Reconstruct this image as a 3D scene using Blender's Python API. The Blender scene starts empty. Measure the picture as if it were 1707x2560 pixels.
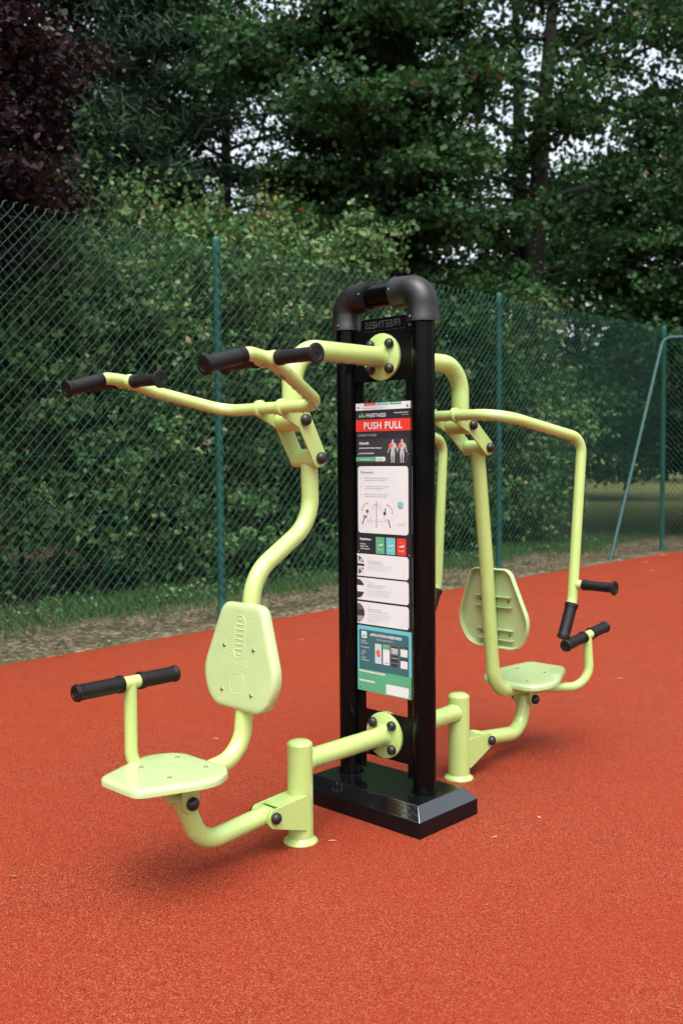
import bpy, math, random
import numpy as np
from mathutils import Vector, Matrix
R = math.radians
PI = math.pi
rng = np.random.default_rng(7)
random.seed(7)
SC = bpy.context.scene
COL = SC.collection

# ------------------------------------------------------------------ tags
def tag(o, label=None, cat=None, group=None, kind=None):
    if label: o['label'] = label
    if cat: o['category'] = cat
    if group: o['group'] = group
    if kind: o['kind'] = kind
    return o

def empty(name, loc, label, cat, group=None):
    o = bpy.data.objects.new(name, None)
    COL.objects.link(o)
    o.location = loc
    o.empty_display_size = 0.1
    return tag(o, label, cat, group)

# ------------------------------------------------------------------ node helpers
def new_mat(name):
    m = bpy.data.materials.new(name)
    m.use_nodes = True
    nt = m.node_tree
    b = nt.nodes['Principled BSDF']
    return m, nt, b

def N(nt, t, **kw):
    n = nt.nodes.new(t)
    for k, v in kw.items():
        setattr(n, k, v)
    return n

def L(nt, a, b):
    nt.links.new(a, b)

KA = .80     # overall reflectance trim, balanced by the exposure
def ramp(nt, fac, stops, interp='LINEAR'):
    r = N(nt, 'ShaderNodeValToRGB')
    r.color_ramp.interpolation = interp
    e = r.color_ramp.elements
    while len(e) > 1:
        e.remove(e[-1])
    e[0].position = stops[0][0]
    e[0].color = (*[q * KA for q in stops[0][1]], 1)
    for p, c in stops[1:]:
        k = e.new(p)
        k.color = (*[q * KA for q in c], 1)
    if fac is not None:
        L(nt, fac, r.inputs['Fac'])
    return r

def noise(nt, vec, scale, detail=3, rough=.5):
    n = N(nt, 'ShaderNodeTexNoise')
    n.inputs['Scale'].default_value = scale
    n.inputs['Detail'].default_value = detail
    n.inputs['Roughness'].default_value = rough
    if vec is not None:
        L(nt, vec, n.inputs['Vector'])
    return n

def mapr(nt, v, a, b, c, d):
    m = N(nt, 'ShaderNodeMapRange')
    L(nt, v, m.inputs[0])
    for i, x in enumerate((a, b, c, d)):
        m.inputs[i + 1].default_value = x
    return m.outputs[0]

def mixc(nt, fac, a, b, blend='MIX'):
    m = N(nt, 'ShaderNodeMix')
    m.data_type = 'RGBA'
    m.blend_type = blend
    for sock, val in ((m.inputs[0], fac), (m.inputs[6], a), (m.inputs[7], b)):
        if hasattr(val, 'links'):
            L(nt, val, sock)
        elif isinstance(val, (int, float)):
            sock.default_value = val
        else:
            sock.default_value = (*[q * KA for q in val], 1)
    return m.outputs[2]

def bump(nt, b, h, strength, dist):
    n = N(nt, 'ShaderNodeBump')
    n.inputs['Strength'].default_value = strength
    n.inputs['Distance'].default_value = dist
    L(nt, h, n.inputs['Height'])
    L(nt, n.outputs[0], b.inputs['Normal'])
    return n

def paint(name, col, rough=.35, var=.06, nscale=14, bscale=260, bstr=.06, spec=.5, metal=0., coat=0.):
    m, nt, b = new_mat(name)
    tc = N(nt, 'ShaderNodeTexCoord')
    n = noise(nt, tc.outputs['Object'], nscale, 4)
    c0 = tuple(x * (1 - var) for x in col)
    c1 = tuple(min(1, x * (1 + var)) for x in col)
    r = ramp(nt, n.outputs['Fac'], [(.3, c0), (.7, c1)])
    L(nt, r.outputs[0], b.inputs['Base Color'])
    b.inputs['Metallic'].default_value = metal
    b.inputs['Specular IOR Level'].default_value = spec
    b.inputs['Coat Weight'].default_value = coat
    L(nt, mapr(nt, n.outputs['Fac'], .3, .7, rough * .8, rough * 1.2), b.inputs['Roughness'])
    if bstr:
        n2 = noise(nt, tc.outputs['Object'], bscale, 2)
        bump(nt, b, n2.outputs['Fac'], bstr, .002)
    return m

M = {}
M['lime'] = paint('lime_paint', (.475, .64, .205), .33, .035, 9, 420, .07, .5, coat=.55)
M['lime_plastic'] = paint('lime_plastic', (.46, .60, .275), .36, .03, 12, 300, .05, .5, coat=.75)
M['rubber'] = paint('black_rubber', (.0045, .0048, .0056), .5, .15, 30, 700, .25, .3)
M['capblack'] = paint('black_cap_plastic', (.012, .012, .013), .38, .15, 30, 300, .05, .5)
M['gloss_black'] = paint('black_gloss_tube', (.0022, .0022, .0026), .12, .2, 6, 90, .02, .12)
M['panel_black'] = paint('black_panel', (.0028, .0028, .0033), .3, .2, 8, 200, .04, .14)
M['elbow'] = paint('black_elbow_plastic', (.0065, .0068, .0078), .42, .15, 12, 350, .08, .45)
M['steel'] = paint('bolt_steel', (.32, .31, .30), .22, .1, 60, 0, 0, .5, 1.)
M['fence_post'] = paint('green_coated_post', (.012, .1, .083), .5, .2, 10, 200, .05, .4)
M['fence_wire'] = paint('green_coated_wire', (.011, .06, .042), .5, .25, 3, 0, 0, .2)
M['brace'] = paint('green_brace_tube', (.016, .078, .072), .5, .15, 10, 0, 0, .4)

def wet_black():
    m, nt, b = new_mat('wet_black_base')
    tc = N(nt, 'ShaderNodeTexCoord')
    b.inputs['Base Color'].default_value = (.004, .004, .0048, 1)
    gn = N(nt, 'ShaderNodeNewGeometry')
    sz = N(nt, 'ShaderNodeSeparateXYZ')
    L(nt, gn.outputs['True Normal'], sz.inputs[0])
    L(nt, mapr(nt, sz.outputs[2], .25, .5, .05, 1), b.inputs['Coat Weight'])   # the wet film lies on the upward faces
    b.inputs['Coat IOR'].default_value = 2.0
    b.inputs['Specular IOR Level'].default_value = .15
    b.inputs['Coat Roughness'].default_value = .12
    v = N(nt, 'ShaderNodeTexVoronoi')
    v.inputs['Scale'].default_value = 75
    L(nt, tc.outputs['Object'], v.inputs['Vector'])
    n = noise(nt, tc.outputs['Object'], 9, 3)
    thr = N(nt, 'ShaderNodeMath', operation='MULTIPLY')
    L(nt, mapr(nt, n.outputs['Fac'], .48, .66, 0, 1), thr.inputs[0])
    L(nt, mapr(nt, v.outputs['Distance'], .14, .36, 1, 0), thr.inputs[1])
    L(nt, mapr(nt, n.outputs['Fac'], .3, .7, .12, .26), b.inputs['Roughness'])
    bn = bump(nt, b, thr.outputs[0], .35, .0016)
    L(nt, bn.outputs[0], b.inputs['Coat Normal'])
    return m
M['wet_black'] = wet_black()

def flat(name, col, rough=.45):
    return paint(name, col, rough, .03, 5, 0, 0, .4)
SG = {
    'white': flat('sign_white', (.75, .77, .78)), 'black': flat('sign_black', (.022, .022, .026)),
    'dark': flat('sign_dark', (.04, .04, .047)), 'red': flat('sign_red', (.75, .045, .03)),
    'green': flat('sign_green', (.10, .42, .22)), 'cyan': flat('sign_cyan', (.16, .55, .6)),
    'teal': flat('sign_teal', (.045, .15, .165)), 'grey': flat('sign_grey', (.3, .3, .31)),
    'lgrey': flat('sign_light_grey', (.5, .5, .5)), 'maroon': flat('sign_maroon', (.07, .03, .035)),
    'mint': flat('sign_mint', (.2, .52, .42)), 'paleg': flat('sign_pale_green', (.6, .72, .6)),
    'ink': flat('sign_ink', (.12, .12, .12)), 'coral': flat('sign_coral', (.8, .12, .07)), 'sky': flat('sign_sky', (.5, .68, .75)),
}

def leaf_mat(name, stops, transl=.3, rough=.5, bstops=None):
    m, nt, b = new_mat(name)
    g = N(nt, 'ShaderNodeNewGeometry')
    r = ramp(nt, g.outputs['Random Per Island'], stops)
    # slow drift of hue through the plant
    tc = N(nt, 'ShaderNodeTexCoord')
    n = noise(nt, tc.outputs['Object'], .9, 3)
    col = mixc(nt, mapr(nt, n.outputs['Fac'], .35, .65, 0, .55), r.outputs[0], bstops or stops[len(stops) // 2][1])
    L(nt, col, b.inputs['Base Color'])
    b.inputs['Roughness'].default_value = rough
    b.inputs['Specular IOR Level'].default_value = .22
    t = N(nt, 'ShaderNodeBsdfTranslucent')
    L(nt, col, t.inputs['Color'])
    mx = N(nt, 'ShaderNodeMixShader')
    mx.inputs[0].default_value = transl
    L(nt, b.outputs[0], mx.inputs[1])
    L(nt, t.outputs[0], mx.inputs[2])
    L(nt, mx.outputs[0], nt.nodes['Material Output'].inputs['Surface'])
    return m

M['leaf_hedge'] = leaf_mat('hedge_leaf', [(0, (.028, .08, .026)), (.35, (.068, .165, .05)), (.7, (.13, .26, .078)), (.92, (.2, .31, .11)), (.975, (.33, .30, .14)), (1, (.44, .32, .2))], .2, .55, (.07, .155, .05))
M['leaf_shrub'] = leaf_mat('shrub_leaf', [(0, (.07, .11, .025)), (.4, (.13, .18, .045)), (.75, (.2, .235, .065)), (.95, (.28, .22, .07)), (1, (.4, .17, .05))], .3, .55, (.14, .185, .05))
M['leaf_purple'] = leaf_mat('purple_leaf', [(0, (.011, .006, .008)), (.4, (.022, .012, .015)), (.8, (.038, .024, .029)), (1, (.06, .026, .029))], .15, .42, (.028, .014, .018))
M['leaf_conifer'] = leaf_mat('conifer_leaf', [(0, (.007, .024, .011)), (.5, (.013, .042, .017)), (1, (.025, .065, .025))], .15, .7, (.012, .038, .016))
M['leaf_maple'] = leaf_mat('maple_leaf', [(0, (.012, .042, .014)), (.4, (.026, .084, .025)), (.8, (.05, .135, .036)), (.965, (.07, .15, .045)), (.99, (.14, .085, .03)), (1, (.22, .08, .03))], .32, .6, (.024, .074, .021))
M['leaf_lime'] = leaf_mat('linden_leaf', [(0, (.011, .038, .011)), (.5, (.024, .07, .018)), (1, (.045, .11, .028))], .32, .6, (.025, .07, .019))

def bark_mat():
    m, nt, b = new_mat('bark')
    tc = N(nt, 'ShaderNodeTexCoord')
    mp = N(nt, 'ShaderNodeMapping')
    mp.inputs['Scale'].default_value = (6, 6, 1.2)
    L(nt, tc.outputs['Object'], mp.inputs['Vector'])
    n = noise(nt, mp.outputs[0], 3, 6, .65)
    r = ramp(nt, n.outputs['Fac'], [(.3, (.005, .0042, .0036)), (.7, (.021, .018, .015))])
    L(nt, r.outputs[0], b.inputs['Base Color'])
    b.inputs['Roughness'].default_value = .9
    bump(nt, b, n.outputs['Fac'], .8, .03)
    return m
M['bark'] = bark_mat()

def court_mat():
    m, nt, b = new_mat('red_rubber_granules')
    tc = N(nt, 'ShaderNodeTexCoord')
    P = tc.outputs['Object']
    v = N(nt, 'ShaderNodeTexVoronoi')
    v.inputs['Scale'].default_value = 250
    L(nt, P, v.inputs['Vector'])
    sep = N(nt, 'ShaderNodeSeparateColor')
    L(nt, v.outputs['Color'], sep.inputs[0])
    r = ramp(nt, sep.outputs[0], [(0, (.08, .010, .004)), (.25, (.225, .031, .012)), (.6, (.325, .050, .020)), (.88, (.42, .080, .036)), (1, (.52, .19, .11))])
    n = noise(nt, P, .9, 4, .55)
    n2 = noise(nt, P, 60, 3, .6)
    c = mixc(nt, mapr(nt, n2.outputs['Fac'], .3, .7, .0, .38), r.outputs[0], (.205, .0215, .0075))
    c = mixc(nt, mapr(nt, n.outputs['Fac'], .36, .66, 0, .5), c, (.285, .0315, .009))
    L(nt, c, b.inputs['Base Color'])
    b.inputs['Specular IOR Level'].default_value = .14
    L(nt, mapr(nt, n.outputs['Fac'], .35, .65, .45, .65), b.inputs['Roughness'])
    add = N(nt, 'ShaderNodeMath', operation='ADD')
    L(nt, v.outputs['Distance'], add.inputs[0])
    L(nt, n2.outputs['Fac'], add.inputs[1])
    bump(nt, b, add.outputs[0], .75, .004)
    return m
M['court'] = court_mat()

def ground_mat():
    m, nt, b = new_mat('verge_ground')
    g = N(nt, 'ShaderNodeNewGeometry')
    P = g.outputs['Position']
    s = N(nt, 'ShaderNodeSeparateXYZ')
    L(nt, P, s.inputs[0])
    # gravel
    v = N(nt, 'ShaderNodeTexVoronoi')
    v.inputs['Scale'].default_value = 26
    L(nt, P, v.inputs['Vector'])
    sep = N(nt, 'ShaderNodeSeparateColor')
    L(nt, v.outputs['Color'], sep.inputs[0])
    gravel = ramp(nt, sep.outputs[0], [(0, (.052, .040, .024)), (.4, (.13, .104, .064)), (.75, (.21, .172, .112)), (1, (.38, .325, .23))])
    n1 = noise(nt, P, 2.2, 5, .6)
    gr = mixc(nt, mapr(nt, n1.outputs['Fac'], .45, .62, 0, .7), gravel.outputs[0], (.05, .07, .026))
    # grass soil and leaf litter
    n2 = noise(nt, P, 7, 5, .65)
    turf = ramp(nt, n2.outputs['Fac'], [(.25, (.03, .045, .016)), (.5, (.06, .095, .03)), (.68, (.11, .095, .05)), (.85, (.17, .12, .075))])
    lit = ramp(nt, n2.outputs['Fac'], [(.25, (.035, .022, .014)), (.55, (.085, .055, .03)), (.8, (.15, .09, .05))])
    nb = noise(nt, P, 1.1, 3)
    wob = N(nt, 'ShaderNodeMath', operation='MULTIPLY_ADD')
    L(nt, nb.outputs['Fac'], wob.inputs[0])
    wob.inputs[1].default_value = 1.3
    L(nt, s.outputs[0], wob.inputs[2])
    f1 = mapr(nt, wob.outputs[0], -5.35, -5.8, 0, 1)
    c = mixc(nt, f1, gr, turf.outputs[0])
    f2 = mapr(nt, wob.outputs[0], -7.0, -7.8, 0, 1)
    c = mixc(nt, f2, c, lit.outputs[0])
    # the meadow further along
    md = ramp(nt, n2.outputs['Fac'], [(.25, (.06, .075, .022)), (.6, (.11, .12, .038)), (.85, (.17, .15, .06))])
    f3 = mapr(nt, s.outputs[1], 17.5, 21.5, 0, 1)
    c = mixc(nt, f3, c, md.outputs[0])
    L(nt, c, b.inputs['Base Color'])
    b.inputs['Roughness'].default_value = .9
    b.inputs['Specular IOR Level'].default_value = .2
    add = N(nt, 'ShaderNodeMath', operation='ADD')
    L(nt, v.outputs['Distance'], add.inputs[0])
    L(nt, n2.outputs['Fac'], add.inputs[1])
    bump(nt, b, add.outputs[0], .8, .04)
    return m
M['ground'] = ground_mat()
M['grass'] = leaf_mat('grass_blade', [(0, (.045, .12, .035)), (.5, (.085, .19, .05)), (.88, (.14, .23, .07)), (1, (.26, .22, .10))], .35, .6, (.075, .17, .045))
M['litter'] = leaf_mat('dead_leaf', [(0, (.07, .05, .022)), (.35, (.15, .115, .055)), (.7, (.24, .20, .11)), (.92, (.36, .32, .2)), (1, (.32, .09, .04))], .1, .6, (.14, .115, .055))
M['fallen'] = leaf_mat('dry_leaf', [(0, (.45, .30, .15)), (1, (.62, .46, .27))], .1, .6, (.5, .36, .2))
M['fallen_brown'] = leaf_mat('brown_leaf', [(0, (.25, .13, .05)), (1, (.32, .18, .08))], .1, .6, (.27, .15, .07))

def water_mat():
    m, nt, b = new_mat('water_drop')
    b.inputs['Base Color'].default_value = (1, 1, 1, 1)
    b.inputs['Roughness'].default_value = .02
    b.inputs['IOR'].default_value = 1.33
    b.inputs['Transmission Weight'].default_value = 1
    return m
M['water'] = water_mat()

# ------------------------------------------------------------------ mesh builder
def frame(d):
    d = Vector(d).normalized()
    a = Vector((0, 0, 1)) if abs(d.z) < .9 else Vector((1, 0, 0))
    u = d.cross(a).normalized()
    return d, u, d.cross(u).normalized()

class MB:
    def __init__(s):
        s.v = []; s.f = []
    def add(s, v, f):
        o = len(s.v)
        s.v += [tuple(x) for x in v]
        s.f += [tuple(i + o for i in q) for q in f]
        return s
    def tube(s, pts, r, n=24, caps=True):
        pts = [Vector(p) for p in pts]
        m = len(pts)
        rs = r if isinstance(r, (list, tuple)) else [r] * m
        tang = []
        for i in range(m):
            a = pts[max(i - 1, 0)]; b = pts[min(i + 1, m - 1)]
            tang.append((b - a).normalized())
        _, u, w = frame(tang[0])
        v = []; f = []
        for i in range(m):
            if i:
                ax = tang[i - 1].cross(tang[i])
                if ax.length > 1e-7:
                    q = Matrix.Rotation(tang[i - 1].angle(tang[i]), 3, ax.normalized())
                    u = q @ u
            u = (u - tang[i] * u.dot(tang[i])).normalized()
            w = tang[i].cross(u)
            for k in range(n):
                a = 2 * PI * k / n
                v.append(pts[i] + (u * math.cos(a) + w * math.sin(a)) * rs[i])
        for i in range(m - 1):
            for k in range(n):
                k2 = (k + 1) % n
                f.append((i * n + k, i * n + k2, (i + 1) * n + k2, (i + 1) * n + k))
        if caps:
            f.append(tuple(range(n - 1, -1, -1)))
            f.append(tuple((m - 1) * n + k for k in range(n)))
        return s.add(v, f)
    def rev(s, p, axis, prof, n=28):
        """surface of revolution: prof = [(distance along axis, radius)...]"""
        p = Vector(p); d, u, w = frame(axis)
        v = []; f = []
        for t, r in prof:
            for k in range(n):
                a = 2 * PI * k / n
                v.append(p + d * t + (u * math.cos(a) + w * math.sin(a)) * max(r, 1e-5))
        m = len(prof)
        for i in range(m - 1):
            for k in range(n):
                k2 = (k + 1) % n
                f.append((i * n + k, (i + 1) * n + k, (i + 1) * n + k2, i * n + k2))
        f.append(tuple(range(n)))
        f.append(tuple((m - 1) * n + k for k in range(n - 1, -1, -1)))
        return s.add(v, f)
    def box(s, c, h):
        cx, cy, cz = c; x, y, z = h
        v = [(cx + a * x, cy + b * y, cz + d * z) for a in (-1, 1) for b in (-1, 1) for d in (-1, 1)]
        f = [(0, 1, 3, 2), (4, 6, 7, 5), (0, 4, 5, 1), (2, 3, 7, 6), (0, 2, 6, 4), (1, 5, 7, 3)]
        return s.add(v, f)
    def prism(s, poly, fn0, fn1):
        n = len(poly)
        v = [fn0(*p) for p in poly] + [fn1(*p) for p in poly]
        f = [tuple(range(n)), tuple(range(2 * n - 1, n - 1, -1))]
        f += [(i, n + i, n + (i + 1) % n, (i + 1) % n) for i in range(n)]
        return s.add(v, f)
    def build(s, name, mat, parent=None, smooth=35, bevel=0, bevseg=2):
        me = bpy.data.meshes.new(name)
        me.from_pydata(s.v, [], s.f)
        import bmesh
        bm = bmesh.new(); bm.from_mesh(me)
        bmesh.ops.recalc_face_normals(bm, faces=bm.faces)
        bm.to_mesh(me); bm.free()
        if smooth:
            me.polygons.foreach_set('use_smooth', [True] * len(me.polygons))
            me.set_sharp_from_angle(angle=R(smooth))
        me.materials.append(mat)
        o = bpy.data.objects.new(name, me)
        COL.objects.link(o)
        if parent: o.parent = parent
        if bevel:
            b = o.modifiers.new('bevel', 'BEVEL')
            b.width = bevel; b.segments = bevseg; b.limit_method = 'ANGLE'; b.angle_limit = R(40)
            b.harden_normals = False
        return o

def fillet(pts, rad, seg=10, closed=False):
    pts = [Vector(p) for p in pts]
    n = len(pts)
    out = []
    for i in range(n):
        if not closed and i in (0, n - 1):
            out.append(pts[i]); continue
        p = pts[i]; a = pts[(i - 1) % n] - p; b = pts[(i + 1) % n] - p
        r = rad[i] if isinstance(rad, (list, tuple)) else rad
        la, lb = a.length, b.length
        a.normalize(); b.normalize()
        ang = a.angle(b)
        if ang > PI - .02 or r <= 0:
            out.append(p); continue
        t = min(r / math.tan(ang / 2), la * .49, lb * .49)
        r2 = t * math.tan(ang / 2)
        c = p + (a + b).normalized() * (r2 / math.sin(ang / 2))
        s0 = p + a * t - c; s1 = p + b * t - c
        tot = s0.angle(s1)
        for k in range(seg + 1):
            q = k / seg
            out.append(c + (s0 * math.sin((1 - q) * tot) + s1 * math.sin(q * tot)) / math.sin(tot))
    return out

def bezier_quarter(n=8):
    return [(math.sin(k / n * PI / 2), math.cos(k / n * PI / 2)) for k in range(n + 1)]

# ================================================================== SETTING
def sheet(name, x0, x1, y0, y1, z, mat, thick=0):
    mb = MB()
    if thick:
        mb.box(((x0 + x1) / 2, (y0 + y1) / 2, z - thick / 2), ((x1 - x0) / 2, (y1 - y0) / 2, thick / 2))
    else:
        mb.add([(x0, y0, z), (x1, y0, z), (x1, y1, z), (x0, y1, z)], [(0, 1, 2, 3)])
    return tag(mb.build(name, mat, None, 0), kind='structure')
sheet('ground', -400, 400, -400, 400, -.018, M['ground'])
sheet('sports_court', -4.56, 22, -24, 12.92, 0, M['court'], .06)

# ================================================================== LEAVES
def rand_unit(n):
    v = rng.normal(size=(n, 3))
    return v / np.linalg.norm(v, axis=1, keepdims=True)

def leaves_mesh(name, pos, size, up_bias, mat, parent, aspect=.62, droop=None, shape='leaf'):
    """pos (n,3) local to parent; one folded leaf polygon per position"""
    n = len(pos)
    nrm = rand_unit(n) * (1 - up_bias) + np.array([0, 0, 1.]) * up_bias
    nrm /= np.linalg.norm(nrm, axis=1, keepdims=True)
    t = rand_unit(n)
    if droop is not None:
        t = t * .7 + droop
    t -= nrm * np.sum(t * nrm, axis=1, keepdims=True)
    t /= np.linalg.norm(t, axis=1, keepdims=True) + 1e-9
    b = np.cross(nrm, t)
    sz = (size * rng.uniform(.65, 1.3, n))[:, None]
    if shape == 'maple':
        prof = [(-.5, 0), (-.28, .5), (.02, .26), (.2, .52), (.55, 0), (.2, -.52), (.02, -.26), (-.28, -.5)]
    elif shape == 'needle':
        prof = [(-.5, .06), (.5, .05), (.55, -.05), (-.5, -.06)]
    else:
        prof = [(-.5, 0), (-.15, .5 * aspect), (.2, .42 * aspect), (.55, 0), (.2, -.42 * aspect), (-.15, -.5 * aspect)]
    k = len(prof)
    V = np.zeros((n, k, 3))
    for i, (a, c) in enumerate(prof):
        V[:, i] = pos + t * sz * a + b * sz * c + nrm * sz * (abs(c) * .35 - a * a * .25)
    me = bpy.data.meshes.new(name)
    me.vertices.add(n * k)
    me.vertices.foreach_set('co', V.reshape(-1).astype(np.float32))
    me.loops.add(n * k)
    me.loops.foreach_set('vertex_index', np.arange(n * k, dtype=np.int32))
    me.polygons.add(n)
    me.polygons.foreach_set('loop_start', (np.arange(n) * k).astype(np.int32))
    me.update(calc_edges=True)
    me.materials.append(mat)
    o = bpy.data.objects.new(name, me)
    COL.objects.link(o)
    if parent: o.parent = parent
    return o

def sprays(centres, dirs, n_each, rad, thick):
    """leaf positions in flattened sprays round the given centres"""
    m = len(centres)
    c = np.repeat(centres, n_each, axis=0)
    d = np.repeat(dirs, n_each, axis=0)
    n = len(c)
    q = rng.normal(size=(n, 3)) * np.array([.5, .5, .5])
    off = q * np.array([rad, rad, thick])
    along = rng.uniform(-1, 1, (n, 1)) * rad * .8
    return c + off + d * along + np.array([0, 0, -1]) * (np.hypot(off[:, 0], off[:, 1]) * .22)[:, None]

def tree(kind, base, h, crown_lo, crown_r, n_limb, n_each, leaf, mat, label, group=None, trunk_r=.2, shape='maple',
         rad=.6, thick=.16, lean=(0, 0), cat='tree', fork=False, twigs=7, conical=False, keep=None, up=.45):
    base = Vector(base)
    t = empty(kind, base, label, cat, group)
    mb = MB()
    tops = [(Vector((lean[0], lean[1], h * .93)), 1.)]
    if fork:
        tops = [(Vector((lean[0] + .9, lean[1] - .3, h * .93)), .75), (Vector((lean[0] - 1.0, lean[1] + .5, h * .86)), .7)]
    centres = []; dirs = []
    for top, k in tops:
        pts = []; rs = []
        m = 12
        for i in range(m + 1):
            q = i / m
            bend = Vector((math.sin(q * 5 + h) * .12, math.cos(q * 4 + h) * .12, 0)) * q
            p = Vector((top.x * q ** 1.6, top.y * q ** 1.6, top.z * q)) + bend
            pts.append(p); rs.append(trunk_r * k * (1.25 if i == 0 else 1) * (1 - q) ** .8 + .015)
        mb.tube(pts, rs, 10)
        nl = int(n_limb / len(tops))
        for j in range(nl):
            q = crown_lo / h + (1 - crown_lo / h) * ((j + rng.uniform(0, 1)) / nl) ** .95
            q = min(q, .985)
            i = min(int(q * m), m - 1)
            p = pts[i].lerp(pts[i + 1], q * m - i)
            az = j * 2.39996 + rng.uniform(-.4, .4)
            s = (q - crown_lo / h) / (1 - crown_lo / h)
            if conical: ln = crown_r * (1 - s * .9) * rng.uniform(.8, 1.1)
            else: ln = crown_r * (math.sin(PI * min(1, .22 + s * .74)) ** .6) * rng.uniform(.65, 1.12)
            ln = max(ln, .4)
            rise = .15 + .7 * s if not conical else -.12 + .3 * s
            d = Vector((math.cos(az), math.sin(az), rise)).normalized()
            side = Vector((-math.sin(az), math.cos(az), 0))
            lp = []
            for u in range(6):
                w = u / 5
                lp.append(p + d * ln * w + Vector((0, 0, -.22 * ln * w * w)) + side * math.sin(w * 3 + j) * ln * .08)
            r0 = min(max(rs[i] * .4, .018), .07)
            mb.tube(lp, [r0 * (1 - w / 5 * .85) for w in range(6)], 6, False)
            for u in range(twigs):
                w = rng.uniform(.28, 1.0) ** .8
                a = w * 5; i0 = min(int(a), 4)
                sp = lp[i0].lerp(lp[i0 + 1], a - i0)
                sd = (side * rng.uniform(-1, 1) + d * rng.uniform(.1, .8) + Vector((0, 0, rng.uniform(-.25, .3)))).normalized()
                sl = ln * .36 * rng.uniform(.4, 1.15) * (1.15 - w * .4)
                ep = sp + sd * sl + Vector((0, 0, -.12 * sl))
                mb.tube([sp, sp.lerp(ep, .5) + Vector((0, 0, .03)), ep], [r0 * .3, r0 * .2, .006], 5, False)
                if u < 3: centres.append(lp[1 + u].copy()); dirs.append(d)
                for z in (.55, 1.):
                    centres.append(sp.lerp(ep, z)); dirs.append(sd)
    mb.build('trunk', M['bark'], t, 60)
    centres = np.array([tuple(c) for c in centres]); dirs = np.array([tuple(c) for c in dirs])
    if keep is not None:
        k = keep(centres + np.array(base))
        centres, dirs = centres[k], dirs[k]
    pos = sprays(centres, dirs, n_each, rad, thick)
    leaves_mesh('crown', pos, leaf, up, mat, t, shape=shape)
    return t

def clump_foliage(cent, n_each, rad):
    c = np.repeat(cent, n_each, axis=0)
    return c + rng.normal(size=c.shape) * rad

# ------------------------------------------------------------------ hedge
def vnoise(y, z, s):
    return (np.sin(y * 1.3 * s + 1.1) * np.cos(z * 1.7 * s + .4) + np.sin(y * 2.9 * s - z * 2.1 * s) * .6 + np.sin(z * 3.7 * s + y * .8 * s + 2) * .4) / 2

def hedge(y0, y1, xf, hfun, n, label, mat, depth=1.5, leaf=.085, ea=34, rad=.2, name='hedge', zlo=.1):
    t = empty(name, (xf - .8, (y0 + y1) / 2, 0), label, 'hedge')
    o = np.array(t.location)
    y = rng.uniform(y0, y1, n)
    h = hfun(y)
    z = zlo + (h - zlo) * rng.uniform(0, 1, n) ** .92
    kk = (vnoise(y * 1.9 + 3, z * 1.9, 1.) + .35 * np.sin(y * 5.1 + z * 3.3)) > -.28 + np.clip(4.0 - y, 0, 1.4) * .18
    y, z, h = y[kk], z[kk], h[kk]
    n = len(y)
    face = xf + vnoise(y, z, 1.) * .55 + .35 * np.sin(y * .9 + 1.5) - np.clip(3.4 - y, 0, 3) * .4 - np.clip(z - h + .9, 0, 2) ** 2 * .55 - np.clip(.55 - z, 0, 1) * .9
    x = face - rng.exponential(.28, n).clip(0, depth)
    c = np.stack([x, y, z], 1)
    deep = np.stack([rng.uniform(xf - 1.9, xf - .75, 2400), rng.uniform(y0, y1, 2400), np.zeros(2400)], 1)
    deep[:, 2] = zlo + (hfun(deep[:, 1]) - .5) * rng.uniform(0, 1, 2400)
    c = np.concatenate([c, deep])
    m = len(c)
    d = np.stack([rng.uniform(.25, 1., m), rng.normal(0, .55, m), rng.normal(.35, .4, m)], 1)
    d /= np.linalg.norm(d, axis=1, keepdims=True)
    ln = rng.uniform(.2, .75, m)
    cc = np.repeat(c, ea, axis=0); dd = np.repeat(d, ea, axis=0); ll = np.repeat(ln, ea)[:, None]
    tt = rng.uniform(-.1, 1, (m * ea, 1))
    pos = cc + dd * ll * tt + rng.normal(size=(m * ea, 3)) * rad * np.array([1, 1, .6]) * (1.15 - tt * .6)
    pos[:, 2] -= (ll[:, 0] * tt[:, 0]) ** 2 * .25
    pos = pos - o
    pos[:, 2] = np.maximum(pos[:, 2], .03)
    leaves_mesh('foliage', pos, leaf, .3, mat, t)
    mb = MB()
    for yy in np.arange(y0 + .3, y1, .45):
        hh = float(hfun(np.array([yy]))[0]) * .85
        b = Vector((xf - .9 + rng.uniform(-.25, .25), yy + rng.uniform(-.15, .15), -.02)) - t.location
        p = [b + Vector((rng.uniform(-.1, .1) * k, rng.uniform(-.12, .12) * k, hh * k / 5)) for k in range(6)]
        mb.tube(p, [.035 * (1 - k / 6) + .006 for k in range(6)], 6)
        for k in range(5):
            a = p[1 + k % 4]
            e = a + Vector((rng.uniform(.2, .9), rng.uniform(-.6, .6), rng.uniform(.1, .7)))
            mb.tube([a, a.lerp(e, .5) + Vector((0, 0, .05)), e], [.014, .01, .004], 5, False)
    mb.build('stems', M['bark'], t, 60)
    return t

HY = lambda y: 4.75 + .45 * np.sin(y * 1.1 + .6) + .3 * np.sin(y * 2.7) - np.clip(y - 9.0, 0, 6) * .22
hedge(-5.5, 13.4, -7.0, HY, 4000, 'long green leafy hedge behind the chain link fence', M['leaf_hedge'], 1.5, .092, 27, .105)

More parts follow.
